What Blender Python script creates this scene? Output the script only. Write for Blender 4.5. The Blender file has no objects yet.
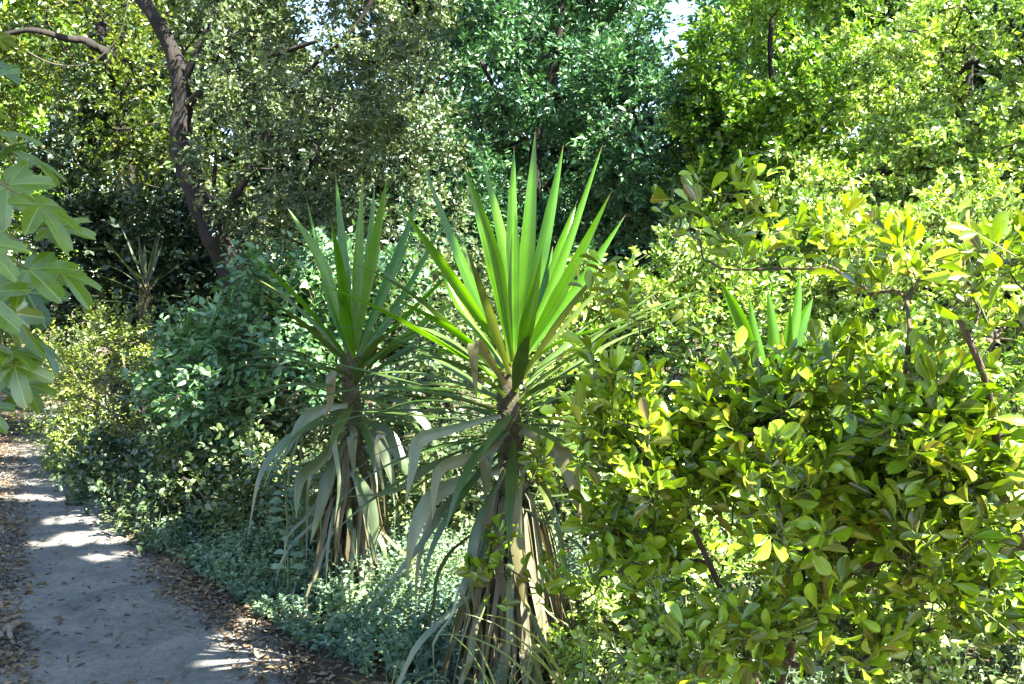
import bpy, math, random
import numpy as np
from mathutils import Vector, noise as mnoise

# ------------------------------------------------------------------ camera, sky, sun, exposure
SC = bpy.context.scene
COL = SC.collection
F = 1005.0
PITCH = math.atan(42 / F)
CAMZ = 1.5
cam_d = bpy.data.cameras.new('camera'); cam = bpy.data.objects.new('camera', cam_d); COL.objects.link(cam)
cam_d.sensor_width = 36; cam_d.lens = 36 * F / 1024; cam_d.clip_end = 500; cam_d.clip_start = 0.05
cam.location = (0, 0, CAMZ); cam.rotation_euler = (math.pi / 2 - PITCH, 0, 0)
SC.camera = cam

SUN_AZ, SUN_EL = math.radians(-33), math.radians(52)      # azimuth measured from +X towards +Y
sdir = Vector((math.cos(SUN_EL) * math.cos(SUN_AZ), math.cos(SUN_EL) * math.sin(SUN_AZ), math.sin(SUN_EL)))
w = bpy.data.worlds.new('World'); SC.world = w; w.use_nodes = True
nt = w.node_tree; nt.nodes.clear()
sky = nt.nodes.new('ShaderNodeTexSky'); sky.sky_type = 'NISHITA'; sky.sun_disc = False
sky.sun_elevation = SUN_EL; sky.sun_rotation = math.atan2(sdir.x, sdir.y)
sky.air_density = 1.0; sky.dust_density = 0.6; sky.ozone_density = 0.5
bg = nt.nodes.new('ShaderNodeBackground'); bg.inputs[1].default_value = 0.06
wo = nt.nodes.new('ShaderNodeOutputWorld')
nt.links.new(sky.outputs[0], bg.inputs[0]); nt.links.new(bg.outputs[0], wo.inputs[0])
sun_d = bpy.data.lights.new('sun', 'SUN'); sun_d.energy = 5.0; sun_d.angle = math.radians(0.5); sun_d.color = (1.0, 0.94, 0.84)
sun = bpy.data.objects.new('sun', sun_d); COL.objects.link(sun)
sun.rotation_euler = sdir.to_track_quat('Z', 'Y').to_euler()
SC.view_settings.view_transform = 'Standard'; SC.view_settings.look = 'None'
SC.view_settings.exposure = 3.4; SC.view_settings.gamma = 1; SC.view_settings.use_curve_mapping = False
SC.cycles.max_bounces = 5; SC.cycles.diffuse_bounces = 3; SC.cycles.glossy_bounces = 2
SC.cycles.transmission_bounces = 3; SC.cycles.transparent_max_bounces = 8
SC.cycles.use_denoising = True

# ------------------------------------------------------------------ helpers
def P(px, py, Y):
    """world point seen at pixel (px, py) at distance Y ahead"""
    x = (px - 512) / F; y = -(py - 342) / F
    c, s = math.cos(PITCH), math.sin(PITCH)
    d = (x, c + y * s, -s + y * c)
    k = Y / d[1]
    return np.array((d[0] * k, Y, CAMZ + d[2] * k))
def nrm(a):
    a = np.asarray(a, float); return a / np.maximum(np.linalg.norm(a, axis=-1, keepdims=True), 1e-9)
def tag(o, label=None, cat=None, group=None, kind=None):
    if label: o['label'] = label
    if cat: o['category'] = cat
    if group: o['group'] = group
    if kind: o['kind'] = kind
    return o
def thing(name, label, cat, loc=(0, 0, 0), group=None):
    o = bpy.data.objects.new(name, None); o.empty_display_size = 0.1; COL.objects.link(o); o.location = tuple(loc)
    return tag(o, label, cat, group)
def mesh_obj(name, V, Fc, mat, parent=None, smooth=False, uv=None):
    """V (n,3); Fc list of (m,k) int arrays; uv (n,2) per vertex"""
    V = np.asarray(V, np.float32)
    if parent is not None: V = V - np.array(parent['_o'] if '_o' in parent else parent.location, np.float32)
    me = bpy.data.meshes.new(name)
    Fc = [np.asarray(f, np.int32) for f in (Fc if isinstance(Fc, list) else [Fc]) if len(f)]
    loops = np.concatenate([f.ravel() for f in Fc]); sizes = np.concatenate([np.full(len(f), f.shape[1], np.int32) for f in Fc])
    starts = np.concatenate([[0], np.cumsum(sizes)[:-1]]).astype(np.int32)
    me.vertices.add(len(V)); me.vertices.foreach_set('co', V.ravel())
    me.loops.add(len(loops)); me.loops.foreach_set('vertex_index', loops)
    me.polygons.add(len(sizes)); me.polygons.foreach_set('loop_start', starts)
    if smooth: me.polygons.foreach_set('use_smooth', np.ones(len(sizes), bool))
    if uv is not None:
        l = me.uv_layers.new(name='uv'); l.data.foreach_set('uv', np.asarray(uv, np.float32)[loops].ravel())
    me.update(calc_edges=True)
    me.materials.append(mat)
    o = bpy.data.objects.new(name, me); COL.objects.link(o)
    if parent is not None: o.parent = parent
    return o
class MB:
    def __init__(s): s.V = []; s.T = []; s.Q = []; s.U = []; s.n = 0
    def add(s, V, T=None, Q=None, U=None):
        V = np.asarray(V, float)
        if T is not None and len(T): s.T.append(np.asarray(T) + s.n)
        if Q is not None and len(Q): s.Q.append(np.asarray(Q) + s.n)
        s.V.append(V); s.U.append(np.zeros((len(V), 2)) if U is None else np.asarray(U)); s.n += len(V)
    def build(s, name, mat, parent=None, smooth=True):
        if not s.n: return None
        fs = []
        if s.T: fs.append(np.concatenate(s.T))
        if s.Q: fs.append(np.concatenate(s.Q))
        return mesh_obj(name, np.concatenate(s.V), fs, mat, parent, smooth, np.concatenate(s.U))
def spline(pts, n):
    """catmull-rom through pts, n samples (rows may carry extra columns)"""
    p = np.asarray(pts, float); k = len(p)
    if k == 2: return p[0] + (p[1] - p[0]) * np.linspace(0, 1, n)[:, None]
    q = np.vstack([2 * p[0] - p[1], p, 2 * p[-1] - p[-2]])
    t = np.linspace(0, k - 1 - 1e-6, n); i = t.astype(int); f = (t - i)[:, None]
    a, b, c, d = q[i], q[i + 1], q[i + 2], q[i + 3]
    return 0.5 * ((2 * b) + (c - a) * f + (2 * a - 5 * b + 4 * c - d) * f ** 2 + (3 * b - a - 3 * c + d) * f ** 3)
def tube(mb, pts, rad, sides=7, rough=0.0, rng=None, freq=6):
    pts = np.asarray(pts, float); n = len(pts); rad = np.broadcast_to(rad, (n,))
    t = nrm(np.gradient(pts, axis=0)); ref = np.array((0.31, 0.83, 0.12)); 
    a = nrm(np.cross(t, ref)); b = np.cross(t, a)
    an = np.linspace(0, 2 * math.pi, sides, endpoint=False)
    R = np.repeat(rad[:, None], sides, 1)
    if rough:
        for i in range(n):
            for j in range(sides):
                R[i, j] *= 1 + rough * mnoise.noise(Vector((math.cos(an[j]) * 1.7 + pts[i, 0], math.sin(an[j]) * 1.7 + pts[i, 1], pts[i, 2] * freq)))
    V = pts[:, None] + (a[:, None] * np.cos(an)[None, :, None] + b[:, None] * np.sin(an)[None, :, None]) * R[:, :, None]
    V = V.reshape(-1, 3)
    i = np.arange(n - 1)[:, None] * sides; j = np.arange(sides)[None]; j2 = (j + 1) % sides
    Q = np.stack([i + j, i + j2, i + sides + j2, i + sides + j], -1).reshape(-1, 4)
    V = np.vstack([V, pts[-1] + t[-1] * rad[-1]]); k = len(V) - 1; e = (n - 1) * sides
    T = [(e + q, e + (q + 1) % sides, k) for q in range(sides)]
    U = np.zeros((len(V), 2)); U[:-1, 0] = np.tile(an / 6.28, n); U[:-1, 1] = np.repeat(np.arange(n), sides) * 0.1
    mb.add(V, T, Q, U)

# ------------------------------------------------------------------ materials
def newmat(name):
    m = bpy.data.materials.new(name); m.use_nodes = True; m.node_tree.nodes.clear(); return m, m.node_tree.nodes, m.node_tree.links
def ramp(N, stops):
    r = N.new('ShaderNodeValToRGB'); e = r.color_ramp.elements
    while len(e) < len(stops): e.new(0.5)
    for i, (p, c) in enumerate(stops): e[i].position = p; e[i].color = (*c, 1)
    return r
def leafmat(name, cols, trans=0.38, tcol=(1.25, 1.15, 0.45), gloss=1.45, rough=0.38, uvmode=None, vein=None, gmax=0.055, k=0.62):
    """per-leaf hue from a palette, translucent body, waxy top layer"""
    m, N, L = newmat(name)
    cols = [tuple(v * k for v in c) for c in cols]
    g = N.new('ShaderNodeNewGeometry')
    n = len(cols)
    r = ramp(N, [(i / max(n - 1, 1), c) for i, c in enumerate(cols)])
    L.new(g.outputs['Random Per Island'], r.inputs[0])
    col = r.outputs[0]
    tc = N.new('ShaderNodeTexCoord')
    nz = N.new('ShaderNodeTexNoise'); nz.inputs['Scale'].default_value = 35 if uvmode is None else 9; nz.inputs['Detail'].default_value = 2
    L.new(tc.outputs['Object'], nz.inputs['Vector'])
    mx = N.new('ShaderNodeMix'); mx.data_type = 'RGBA'; mx.blend_type = 'MULTIPLY'; mx.inputs[0].default_value = 0.5
    rr = ramp(N, [(0.3, (0.7, 0.7, 0.7)), (0.7, (1.2, 1.2, 1.1))]); L.new(nz.outputs[0], rr.inputs[0])
    L.new(col, mx.inputs[6]); L.new(rr.outputs[0], mx.inputs[7]); col = mx.outputs[2]
    if uvmode is None:              # whole sprays differ a little in age and hue
        n2 = N.new('ShaderNodeTexNoise'); n2.inputs['Scale'].default_value = 2.2; n2.inputs['Detail'].default_value = 2; L.new(tc.outputs['Object'], n2.inputs['Vector'])
        r2 = ramp(N, [(0.36, (0.62, 0.72, 0.9)), (0.64, (1.3, 1.2, 0.95))]); L.new(n2.outputs[0], r2.inputs[0])
        my = N.new('ShaderNodeMix'); my.data_type = 'RGBA'; my.blend_type = 'MULTIPLY'; my.inputs[0].default_value = 1; L.new(col, my.inputs[6]); L.new(r2.outputs[0], my.inputs[7]); col = my.outputs[2]
    bumpv = None
    if vein:                        # pale midrib and fine side veins
        uv = N.new('ShaderNodeUVMap'); sp = N.new('ShaderNodeSeparateXYZ'); L.new(uv.outputs[0], sp.inputs[0])
        def mth(op, a, b=None):
            q = N.new('ShaderNodeMath'); q.operation = op
            for i_, v_ in enumerate((a, b)):
                if v_ is None: continue
                if isinstance(v_, (int, float)): q.inputs[i_].default_value = v_
                else: L.new(v_, q.inputs[i_])
            return q.outputs[0]
        ax_ = mth('ABSOLUTE', sp.outputs[0])
        mid = mth('LESS_THAN', ax_, vein)
        fr0 = mth('FRACT', mth('MULTIPLY', mth('SUBTRACT', sp.outputs[1], mth('MULTIPLY', ax_, 0.9)), 8.0))
        lat = mth('MULTIPLY', mth('LESS_THAN', fr0, 0.1), 0.25)
        vv = mth('MAXIMUM', mid, lat)
        mv = N.new('ShaderNodeMix'); mv.data_type = 'RGBA'; L.new(mth('MULTIPLY', vv, 0.5), mv.inputs[0]); L.new(col, mv.inputs[6]); mv.inputs[7].default_value = (0.3, 0.38, 0.1, 1); col = mv.outputs[2]
        n3 = N.new('ShaderNodeTexNoise'); n3.inputs['Scale'].default_value = 55; n3.inputs['Detail'].default_value = 3; L.new(tc.outputs['Object'], n3.inputs['Vector'])
        r3 = ramp(N, [(0.68, (0, 0, 0)), (0.74, (1, 1, 1))]); L.new(n3.outputs[0], r3.inputs[0])
        m5 = N.new('ShaderNodeMix'); m5.data_type = 'RGBA'; L.new(mth('MULTIPLY', r3.outputs[0], 0.7), m5.inputs[0]); L.new(col, m5.inputs[6]); m5.inputs[7].default_value = (0.16, 0.1, 0.03, 1); col = m5.outputs[2]
    if uvmode is not None:          # sword leaves: fine streaks along the blade, pale base, dry tip
        uv = N.new('ShaderNodeUVMap'); sp = N.new('ShaderNodeSeparateXYZ'); L.new(uv.outputs[0], sp.inputs[0])
        mp = N.new('ShaderNodeMapping'); mp.inputs['Scale'].default_value = (14, 0.7, 1); L.new(uv.outputs[0], mp.inputs[0])
        va = N.new('ShaderNodeVectorMath'); L.new(mp.outputs[0], va.inputs[0])
        cb = N.new('ShaderNodeCombineXYZ'); ml = N.new('ShaderNodeMath'); ml.operation = 'MULTIPLY'; ml.inputs[1].default_value = 37
        L.new(g.outputs['Random Per Island'], ml.inputs[0]); L.new(ml.outputs[0], cb.inputs[2]); L.new(cb.outputs[0], va.inputs[1])
        ns = N.new('ShaderNodeTexNoise'); ns.inputs['Scale'].default_value = 1.0; ns.inputs['Detail'].default_value = 3
        L.new(va.outputs[0], ns.inputs['Vector'])
        sr = ramp(N, [(0.3, (0.66, 0.7, 0.62)), (0.7, (1.25, 1.2, 1.15))]); L.new(ns.outputs[0], sr.inputs[0])
        m2 = N.new('ShaderNodeMix'); m2.data_type = 'RGBA'; m2.blend_type = 'MULTIPLY'; m2.inputs[0].default_value = 0.75
        L.new(col, m2.inputs[6]); L.new(sr.outputs[0], m2.inputs[7]); col = m2.outputs[2]
        tipc, bas = uvmode
        tr = ramp(N, [(0.0, bas), (0.14, (0, 0, 0)), (0.955, (0, 0, 0)), (0.985, tipc)])
        tf = ramp(N, [(0.0, (.8, .8, .8)), (0.12, (0, 0, 0)), (0.95, (0, 0, 0)), (0.985, (1, 1, 1))])
        tr.color_ramp.elements[1].color = (*bas, 1); tr.color_ramp.elements[2].color = (*tipc, 1)
        L.new(sp.outputs[1], tr.inputs[0]); L.new(sp.outputs[1], tf.inputs[0])
        m3 = N.new('ShaderNodeMix'); m3.data_type = 'RGBA'; L.new(tf.outputs[0], m3.inputs[0])
        L.new(col, m3.inputs[6]); L.new(tr.outputs[0], m3.inputs[7]); col = m3.outputs[2]
        bp = N.new('ShaderNodeBump'); bp.inputs['Strength'].default_value = 0.25; bp.inputs['Distance'].default_value = 0.004
        L.new(ns.outputs[0], bp.inputs['Height']); bumpv = bp.outputs[0]
    d = N.new('ShaderNodeBsdfDiffuse'); L.new(col, d.inputs[0])
    t = N.new('ShaderNodeBsdfTranslucent')
    mt = N.new('ShaderNodeMix'); mt.data_type = 'RGBA'; mt.blend_type = 'MULTIPLY'; mt.inputs[0].default_value = 1
    L.new(col, mt.inputs[6]); mt.inputs[7].default_value = (*tcol, 1); L.new(mt.outputs[2], t.inputs[0])
    ms = N.new('ShaderNodeMixShader'); ms.inputs[0].default_value = trans; L.new(d.outputs[0], ms.inputs[1]); L.new(t.outputs[0], ms.inputs[2])
    gl = N.new('ShaderNodeBsdfGlossy'); gl.inputs['Roughness'].default_value = rough; gl.inputs[0].default_value = (1, 1, 1, 1)
    fr = N.new('ShaderNodeFresnel'); fr.inputs[0].default_value = gloss
    if bumpv:
        L.new(bumpv, d.inputs['Normal']); L.new(bumpv, gl.inputs['Normal'])
    m4 = N.new('ShaderNodeMixShader'); fm = N.new('ShaderNodeMath'); fm.operation = 'MULTIPLY'; fm.inputs[1].default_value = 1.0; L.new(fr.outputs[0], fm.inputs[0]); fn = N.new('ShaderNodeMath'); fn.operation = 'MINIMUM'; fn.inputs[1].default_value = gmax; L.new(fm.outputs[0], fn.inputs[0]); L.new(fn.outputs[0], m4.inputs[0]); L.new(ms.outputs[0], m4.inputs[1]); L.new(gl.outputs[0], m4.inputs[2])
    o = N.new('ShaderNodeOutputMaterial'); L.new(m4.outputs[0], o.inputs[0])
    return m
def barkmat(name, c0, c1, scale=18, stretch=0.25, bump=0.6):
    m, N, L = newmat(name)
    tc = N.new('ShaderNodeTexCoord'); mp = N.new('ShaderNodeMapping'); mp.inputs['Scale'].default_value = (1, 1, stretch)
    L.new(tc.outputs['Object'], mp.inputs[0])
    n1 = N.new('ShaderNodeTexNoise'); n1.inputs['Scale'].default_value = scale; n1.inputs['Detail'].default_value = 6; n1.inputs['Roughness'].default_value = 0.7
    L.new(mp.outputs[0], n1.inputs['Vector'])
    r = ramp(N, [(0.35, c0), (0.65, c1)]); L.new(n1.outputs[0], r.inputs[0])
    b = N.new('ShaderNodeBump'); b.inputs['Strength'].default_value = bump; b.inputs['Distance'].default_value = 0.02; L.new(n1.outputs[0], b.inputs['Height'])
    p = N.new('ShaderNodeBsdfPrincipled'); p.inputs['Roughness'].default_value = 0.9
    L.new(r.outputs[0], p.inputs['Base Color']); L.new(b.outputs[0], p.inputs['Normal'])
    o = N.new('ShaderNodeOutputMaterial'); L.new(p.outputs[0], o.inputs[0]); return m
M = {}
M['yucca'] = leafmat('yucca_leaf', [(0.035, 0.12, 0.003), (0.065, 0.18, 0.004), (0.045, 0.14, 0.005), (0.09, 0.21, 0.005)], 0.42, (1.4, 1.35, 0.12), 1.5, 0.25, ((0.15, 0.1, 0.04), (0.13, 0.18, 0.03)), gmax=.03, k=.95)
M['yucca_old'] = leafmat('yucca_leaf_old', [(0.07, 0.11, 0.04), (0.13, 0.18, 0.09), (0.18, 0.23, 0.14), (0.1, 0.14, 0.04), (0.2, 0.18, 0.08), (0.11, 0.17, 0.11)], 0.25, (1.2, 1.1, 0.5), 1.5, 0.34, ((0.2, 0.13, 0.06), (0.1, 0.1, 0.04)), k=.7)
M['yucca_dead'] = leafmat('yucca_leaf_dead', [(0.1, 0.09, 0.05), (0.19, 0.175, 0.11), (0.08, 0.065, 0.03), (0.26, 0.25, 0.17), (0.13, 0.1, 0.05), (0.12, 0.13, 0.06)], 0.2, (1.1, 0.95, 0.5), 1.35, 0.55, ((0.15, 0.1, 0.05), (0.05, 0.03, 0.015)), gmax=.04, k=.75)
M['laurel'] = leafmat('laurel_leaf', [(0.05, 0.08, 0.005), (0.14, 0.23, 0.008), (0.24, 0.37, 0.01), (0.16, 0.28, 0.01), (0.04, 0.06, 0.006), (0.29, 0.44, 0.015), (0.1, 0.08, 0.01), (0.21, 0.35, 0.012), (0.11, 0.1, 0.008)], 0.3, (1.1, 1.2, 0.1), 1.45, 0.24, vein=.03, k=1.05, gmax=.09)
M['small_lime'] = leafmat('small_lime_leaf', [(0.1, 0.17, 0.02), (0.22, 0.31, 0.035), (0.33, 0.4, 0.1), (0.07, 0.12, 0.015), (0.42, 0.48, 0.2), (0.16, 0.24, 0.02)], 0.3, (1.15, 1.15, 0.2), 1.5, 0.28, k=.7)
M['olive'] = leafmat('grey_olive_leaf', [(0.04, 0.09, 0.03), (0.1, 0.17, 0.06), (0.2, 0.28, 0.12), (0.05, 0.1, 0.045), (0.34, 0.4, 0.23)], 0.22, (1.1, 1.15, 0.4), 1.5, 0.32)
M['teal'] = leafmat('dark_evergreen_leaf', [(0.03, 0.12, 0.055), (0.07, 0.2, 0.09), (0.13, 0.28, 0.12), (0.04, 0.14, 0.075), (0.1, 0.21, 0.07)], 0.25, (1.1, 1.2, 0.5), 1.5, 0.36, k=.7)
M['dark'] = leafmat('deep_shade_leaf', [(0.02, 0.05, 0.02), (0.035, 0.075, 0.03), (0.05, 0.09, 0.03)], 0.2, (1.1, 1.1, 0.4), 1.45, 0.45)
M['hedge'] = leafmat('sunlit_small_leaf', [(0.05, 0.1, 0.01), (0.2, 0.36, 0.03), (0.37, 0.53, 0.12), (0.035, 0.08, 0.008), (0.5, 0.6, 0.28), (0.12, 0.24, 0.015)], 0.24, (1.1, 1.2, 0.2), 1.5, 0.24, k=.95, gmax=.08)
M['bright'] = leafmat('bright_green_leaf', [(0.05, 0.15, 0.02), (0.14, 0.32, 0.025), (0.28, 0.45, 0.05), (0.04, 0.12, 0.025), (0.36, 0.5, 0.1)], 0.32, (1.2, 1.2, 0.2), 1.5, 0.32, k=.85)
M['yellow'] = leafmat('yellowing_leaf', [(0.05, 0.09, 0.015), (0.13, 0.22, 0.025), (0.22, 0.32, 0.05), (0.08, 0.14, 0.025), (0.36, 0.38, 0.08)], 0.35, (1.1, 1.2, 0.2), 1.45, 0.36)
M['blue'] = leafmat('bluish_leaf', [(0.06, 0.17, 0.075), (0.1, 0.24, 0.12), (0.15, 0.3, 0.16), (0.09, 0.2, 0.06)], 0.3, (1.1, 1.2, 0.4), 1.5, 0.35, vein=.03, k=.78)
M['cover'] = leafmat('ground_cover_leaf', [(0.1, 0.21, 0.13), (0.17, 0.29, 0.18), (0.24, 0.36, 0.23), (0.14, 0.24, 0.08)], 0.25, (1.1, 1.1, 0.6), 1.45, 0.5, k=.68)
M['fig'] = leafmat('fig_leaf', [(0.05, 0.12, 0.01), (0.09, 0.18, 0.01), (0.13, 0.22, 0.015)], 0.5, (1.4, 1.4, 0.15), 1.6, 0.3, vein=.012, k=.85, gmax=.1)
M['grass'] = leafmat('grass_blade', [(0.16, 0.26, 0.05), (0.25, 0.34, 0.08), (0.34, 0.36, 0.14)], 0.4, (1.2, 1.2, 0.4), 1.45, 0.4)
M['litter'] = leafmat('dry_leaf', [(0.16, 0.11, 0.06), (0.26, 0.2, 0.13), (0.34, 0.29, 0.21), (0.12, 0.08, 0.045), (0.22, 0.14, 0.06), (0.38, 0.34, 0.27)], 0.12, (1.1, 0.9, 0.5), 1.3, 0.6, k=.55)
M['grit'] = barkmat('grit_stone', (0.07, 0.068, 0.06), (0.24, 0.23, 0.2), 25, 1)
M['bark'] = barkmat('dark_bark', (0.002, 0.0018, 0.001), (0.017, 0.0125, 0.008), 22, 0.18, 1.0)  # bark darkened to near black, shade on the leaning trunk put into the colour
M['bark2'] = barkmat('grey_bark', (0.05, 0.042, 0.03), (0.14, 0.12, 0.1))
M['darkpale'] = barkmat('grey_vine', (0.03, 0.026, 0.02), (0.08, 0.07, 0.055), 25)
M['twig'] = barkmat('brown_twig', (0.03, 0.021, 0.012), (0.1, 0.07, 0.042), 40)
M['greentwig'] = barkmat('green_twig', (0.07, 0.09, 0.03), (0.14, 0.16, 0.06), 40)
M['pale'] = barkmat('bleached_wood', (0.1, 0.085, 0.065), (0.2, 0.18, 0.15), 25)
M['ytrunk'] = barkmat('yucca_trunk', (0.03, 0.027, 0.012), (0.09, 0.08, 0.035), 60, 0.8, 1.0)

def groundmat(name, cols, scale, bump=0.5, fine=90):
    m, N, L = newmat(name)
    g = N.new('ShaderNodeNewGeometry')
    n1 = N.new('ShaderNodeTexNoise'); n1.inputs['Scale'].default_value = scale; n1.inputs['Detail'].default_value = 8; n1.inputs['Roughness'].default_value = 0.62
    n2 = N.new('ShaderNodeTexNoise'); n2.inputs['Scale'].default_value = fine; n2.inputs['Detail'].default_value = 4; n2.inputs['Roughness'].default_value = 0.8
    L.new(g.outputs['Position'], n1.inputs['Vector']); L.new(g.outputs['Position'], n2.inputs['Vector'])
    r = ramp(N, [(0.3 + 0.4 * i / (len(cols) - 1), c) for i, c in enumerate(cols)]); L.new(n1.outputs[0], r.inputs[0])
    r2 = ramp(N, [(0.35, (0.62, 0.62, 0.62)), (0.65, (1.25, 1.22, 1.18))]); L.new(n2.outputs[0], r2.inputs[0])
    mx = N.new('ShaderNodeMix'); mx.data_type = 'RGBA'; mx.blend_type = 'MULTIPLY'; mx.inputs[0].default_value = 0.8
    L.new(r.outputs[0], mx.inputs[6]); L.new(r2.outputs[0], mx.inputs[7])
    ad = N.new('ShaderNodeMath'); L.new(n1.outputs[0], ad.inputs[0]); L.new(n2.outputs[0], ad.inputs[1])
    b = N.new('ShaderNodeBump'); b.inputs['Strength'].default_value = bump; b.inputs['Distance'].default_value = 0.02; L.new(ad.outputs[0], b.inputs['Height'])
    p = N.new('ShaderNodeBsdfPrincipled'); p.inputs['Roughness'].default_value = 0.95; p.inputs['Specular IOR Level'].default_value = 0.2
    L.new(mx.outputs[2], p.inputs['Base Color']); L.new(b.outputs[0], p.inputs['Normal'])
    o = N.new('ShaderNodeOutputMaterial'); L.new(p.outputs[0], o.inputs[0]); return m
M['soil'] = groundmat('soil', [(0.03, 0.022, 0.014), (0.06, 0.045, 0.03), (0.09, 0.07, 0.048)], 4.0)
M['path'] = groundmat('packed_dirt', [(0.1, 0.106, 0.1), (0.155, 0.156, 0.143), (0.21, 0.2, 0.18)], 3.6, 1.0, 38)

# ------------------------------------------------------------------ leaf templates (x across, y along, z up)
def tpl_rhomb():
    return np.array([(0, 0, 0), (-.5, .45, .1), (0, 1, -.05), (.5, .45, .1)]), np.array([(0, 2, 1), (0, 3, 2)])
def tpl_outline(prof, ybend=-0.12, fold=0.12, tip=True):
    """prof: list of (y, halfwidth); first and last may be 0"""
    V = []; T = []; rows = []
    for y, h in prof:
        z = ybend * y * y
        if h == 0: V.append((0, y, z)); rows.append((len(V) - 1,))
        else:
            b = len(V); V += [(-h, y, z + fold * h), (0, y, z), (h, y, z + fold * h)]; rows.append((b, b + 1, b + 2))
    for a, b in zip(rows, rows[1:]):
        if len(a) == 1: T += [(a[0], b[1], b[0]), (a[0], b[2], b[1])]
        elif len(b) == 1: T += [(a[0], a[1], b[0]), (a[1], a[2], b[0])]
        else: T += [(a[0], a[1], b[1]), (a[0], b[1], b[0]), (a[1], a[2], b[2]), (a[1], b[2], b[1])]
    return np.array(V, float), np.array(T)
T_R = tpl_rhomb()
T_OV = tpl_outline([(0, 0), (.3, .42), (.65, .5), (1, 0)], -.1, .3)
T_LAU = tpl_outline([(0, .03), (.1, .05), (.28, .25), (.5, .42), (.7, .5), (.86, .4), (.95, .22), (1, 0)], -.16, .25)
T_HEART = tpl_outline([(0, 0), (.05, .3), (.25, .5), (.5, .42), (.78, .2), (1, 0)], -.2, .25)
def tpl_fig(n=96, rings=(.34, .67, 1.0)):
    st = 2 * math.pi / 96
    lobes = [(-28 * st, .6, .26), (-13 * st, .86, .22), (0, 1.0, .23), (13 * st, .86, .22), (28 * st, .6, .26)]
    an = (np.arange(n) - n // 2) * 2 * math.pi / n
    r = np.interp(np.abs(an), [0, 1.3, 2.2, 2.9, 3.15], [.56, .54, .42, .3, .1])
    for a, R, wd in lobes:
        d = np.abs((an - a + math.pi) % (2 * math.pi) - math.pi)
        r = np.maximum(r, R * np.exp(-(d / (wd * 1.7)) ** 3))
    r *= 1 + 0.03 * np.sin(an * 23) + .02 * np.sin(an * 37)
    V = [(0, 0, 0)]; U = [(0, 0)]
    for k in rings:
        for a, q in zip(an, r):
            x, y = math.sin(a) * q * k, math.cos(a) * q * k
            vein = min(abs((a - l[0] + math.pi) % (2 * math.pi) - math.pi) for l in lobes)
            V.append((x, y, 0.3 * min(vein, .35) * q * k - 0.2 * (x * x + y * y))); U.append((vein * q * k, q * k))
    T = []
    for i in range(n):
        j = (i + 1) % n; T.append((0, 1 + j, 1 + i))
        for b in [1 + n * q for q in range(len(rings) - 1)]: T += [(b + i, b + j, b + n + j), (b + i, b + n + j, b + n + i)]
    return np.array(V), np.array(T), np.array(U)
T_FIG = tpl_fig(); T_FIG_FAR = tpl_fig(24, (1.0,))

def scatter(mb, tpl, pos, dirs, ups, length, width):
    """place one template per row"""
    V, T = tpl[0], tpl[1]; n = len(pos)
    if n == 0: return
    y = nrm(dirs); x = nrm(np.cross(y, ups)); z = np.cross(x, y)
    length = np.broadcast_to(length, (n,)); width = np.broadcast_to(width, (n,))
    W = pos[:, None] + V[None, :, 0, None] * x[:, None] * (width * 1.0)[:, None, None] + V[None, :, 1, None] * y[:, None] * length[:, None, None] + V[None, :, 2, None] * z[:, None] * length[:, None, None]
    k = len(V)
    U = tpl[2] if len(tpl) > 2 else V[:, :2]
    mb.add(W.reshape(-1, 3), (T[None] + (np.arange(n) * k)[:, None, None]).reshape(-1, 3), None, np.tile(U, (n, 1)))

def rdir(rng, n):
    return nrm(rng.normal(size=(n, 3)))
def leafy_twigs(fol, tw, rng, origins, bias, ntw, tlen, nl, lsize, aspect, tpl, spread=0.9, up=0.25, whorl=False, keep=None, twr=0.0, horiz=0.9):
    """origins (M,3) -> ntw twigs each, leaves along each"""
    M_ = len(origins)
    o = np.repeat(origins, ntw, 0); b = np.repeat(bias, ntw, 0)
    d = nrm(b + spread * rdir(rng, len(o)) + np.array((0, 0, up)))
    L_ = tlen * rng.uniform(.5, 1.25, len(o))
    o = o + rng.normal(size=o.shape) * tlen * 0.22
    tip = o + d * L_[:, None] + np.array((0, 0, -.12)) * (L_ ** 2)[:, None]
    if twr and tw is not None:
        n = len(o); a = nrm(np.cross(d, (0.2, .3, .9))); c = np.cross(d, a)
        V = np.stack([o + a * twr, o - a * twr * .5 + c * twr * .87, o - a * twr * .5 - c * twr * .87,
                      tip + a * twr * .4, tip - a * twr * .2 + c * twr * .35, tip - a * twr * .2 - c * twr * .35], 1).reshape(-1, 3)
        Q = np.array([(0, 1, 4, 3), (1, 2, 5, 4), (2, 0, 3, 5)]); tw.add(V, None, (Q[None] + (np.arange(n) * 6)[:, None, None]).reshape(-1, 4))
    N_ = len(o) * nl
    oo = np.repeat(o, nl, 0); tt = np.repeat(tip, nl, 0); dd = np.repeat(d, nl, 0)
    s = np.tile(np.linspace(0.12, 1, nl), len(o)) if not whorl else np.tile(1 - 0.75 * (np.linspace(1, 0, nl) ** 1.6), len(o))
    s = np.clip(s + rng.normal(size=N_) * .04, 0, 1)
    pos = oo + (tt - oo) * s[:, None]
    side = nrm(np.cross(dd, rdir(rng, N_)))
    side[:, 2] *= 0.75
    fw = (0.35 + 0.8 * s ** 2)[:, None]
    ld = nrm(side + dd * fw + rng.normal(size=(N_, 3)) * .15)
    upv = nrm(np.array((0.12, -.1, 1.)) * horiz + rdir(rng, N_) * .75)
    ls = lsize * rng.uniform(.45, 1.25, N_) * (1 - .25 * np.clip(s - .8, 0, 1) * 5 * (0 if whorl else 1))
    if keep is not None:
        k = keep(pos); pos, ld, upv, ls = pos[k], ld[k], upv[k], ls[k]
    scatter(fol, tpl, pos, ld, upv, ls, ls * aspect * rng.uniform(.8, 1.2, len(ls)))

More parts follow.
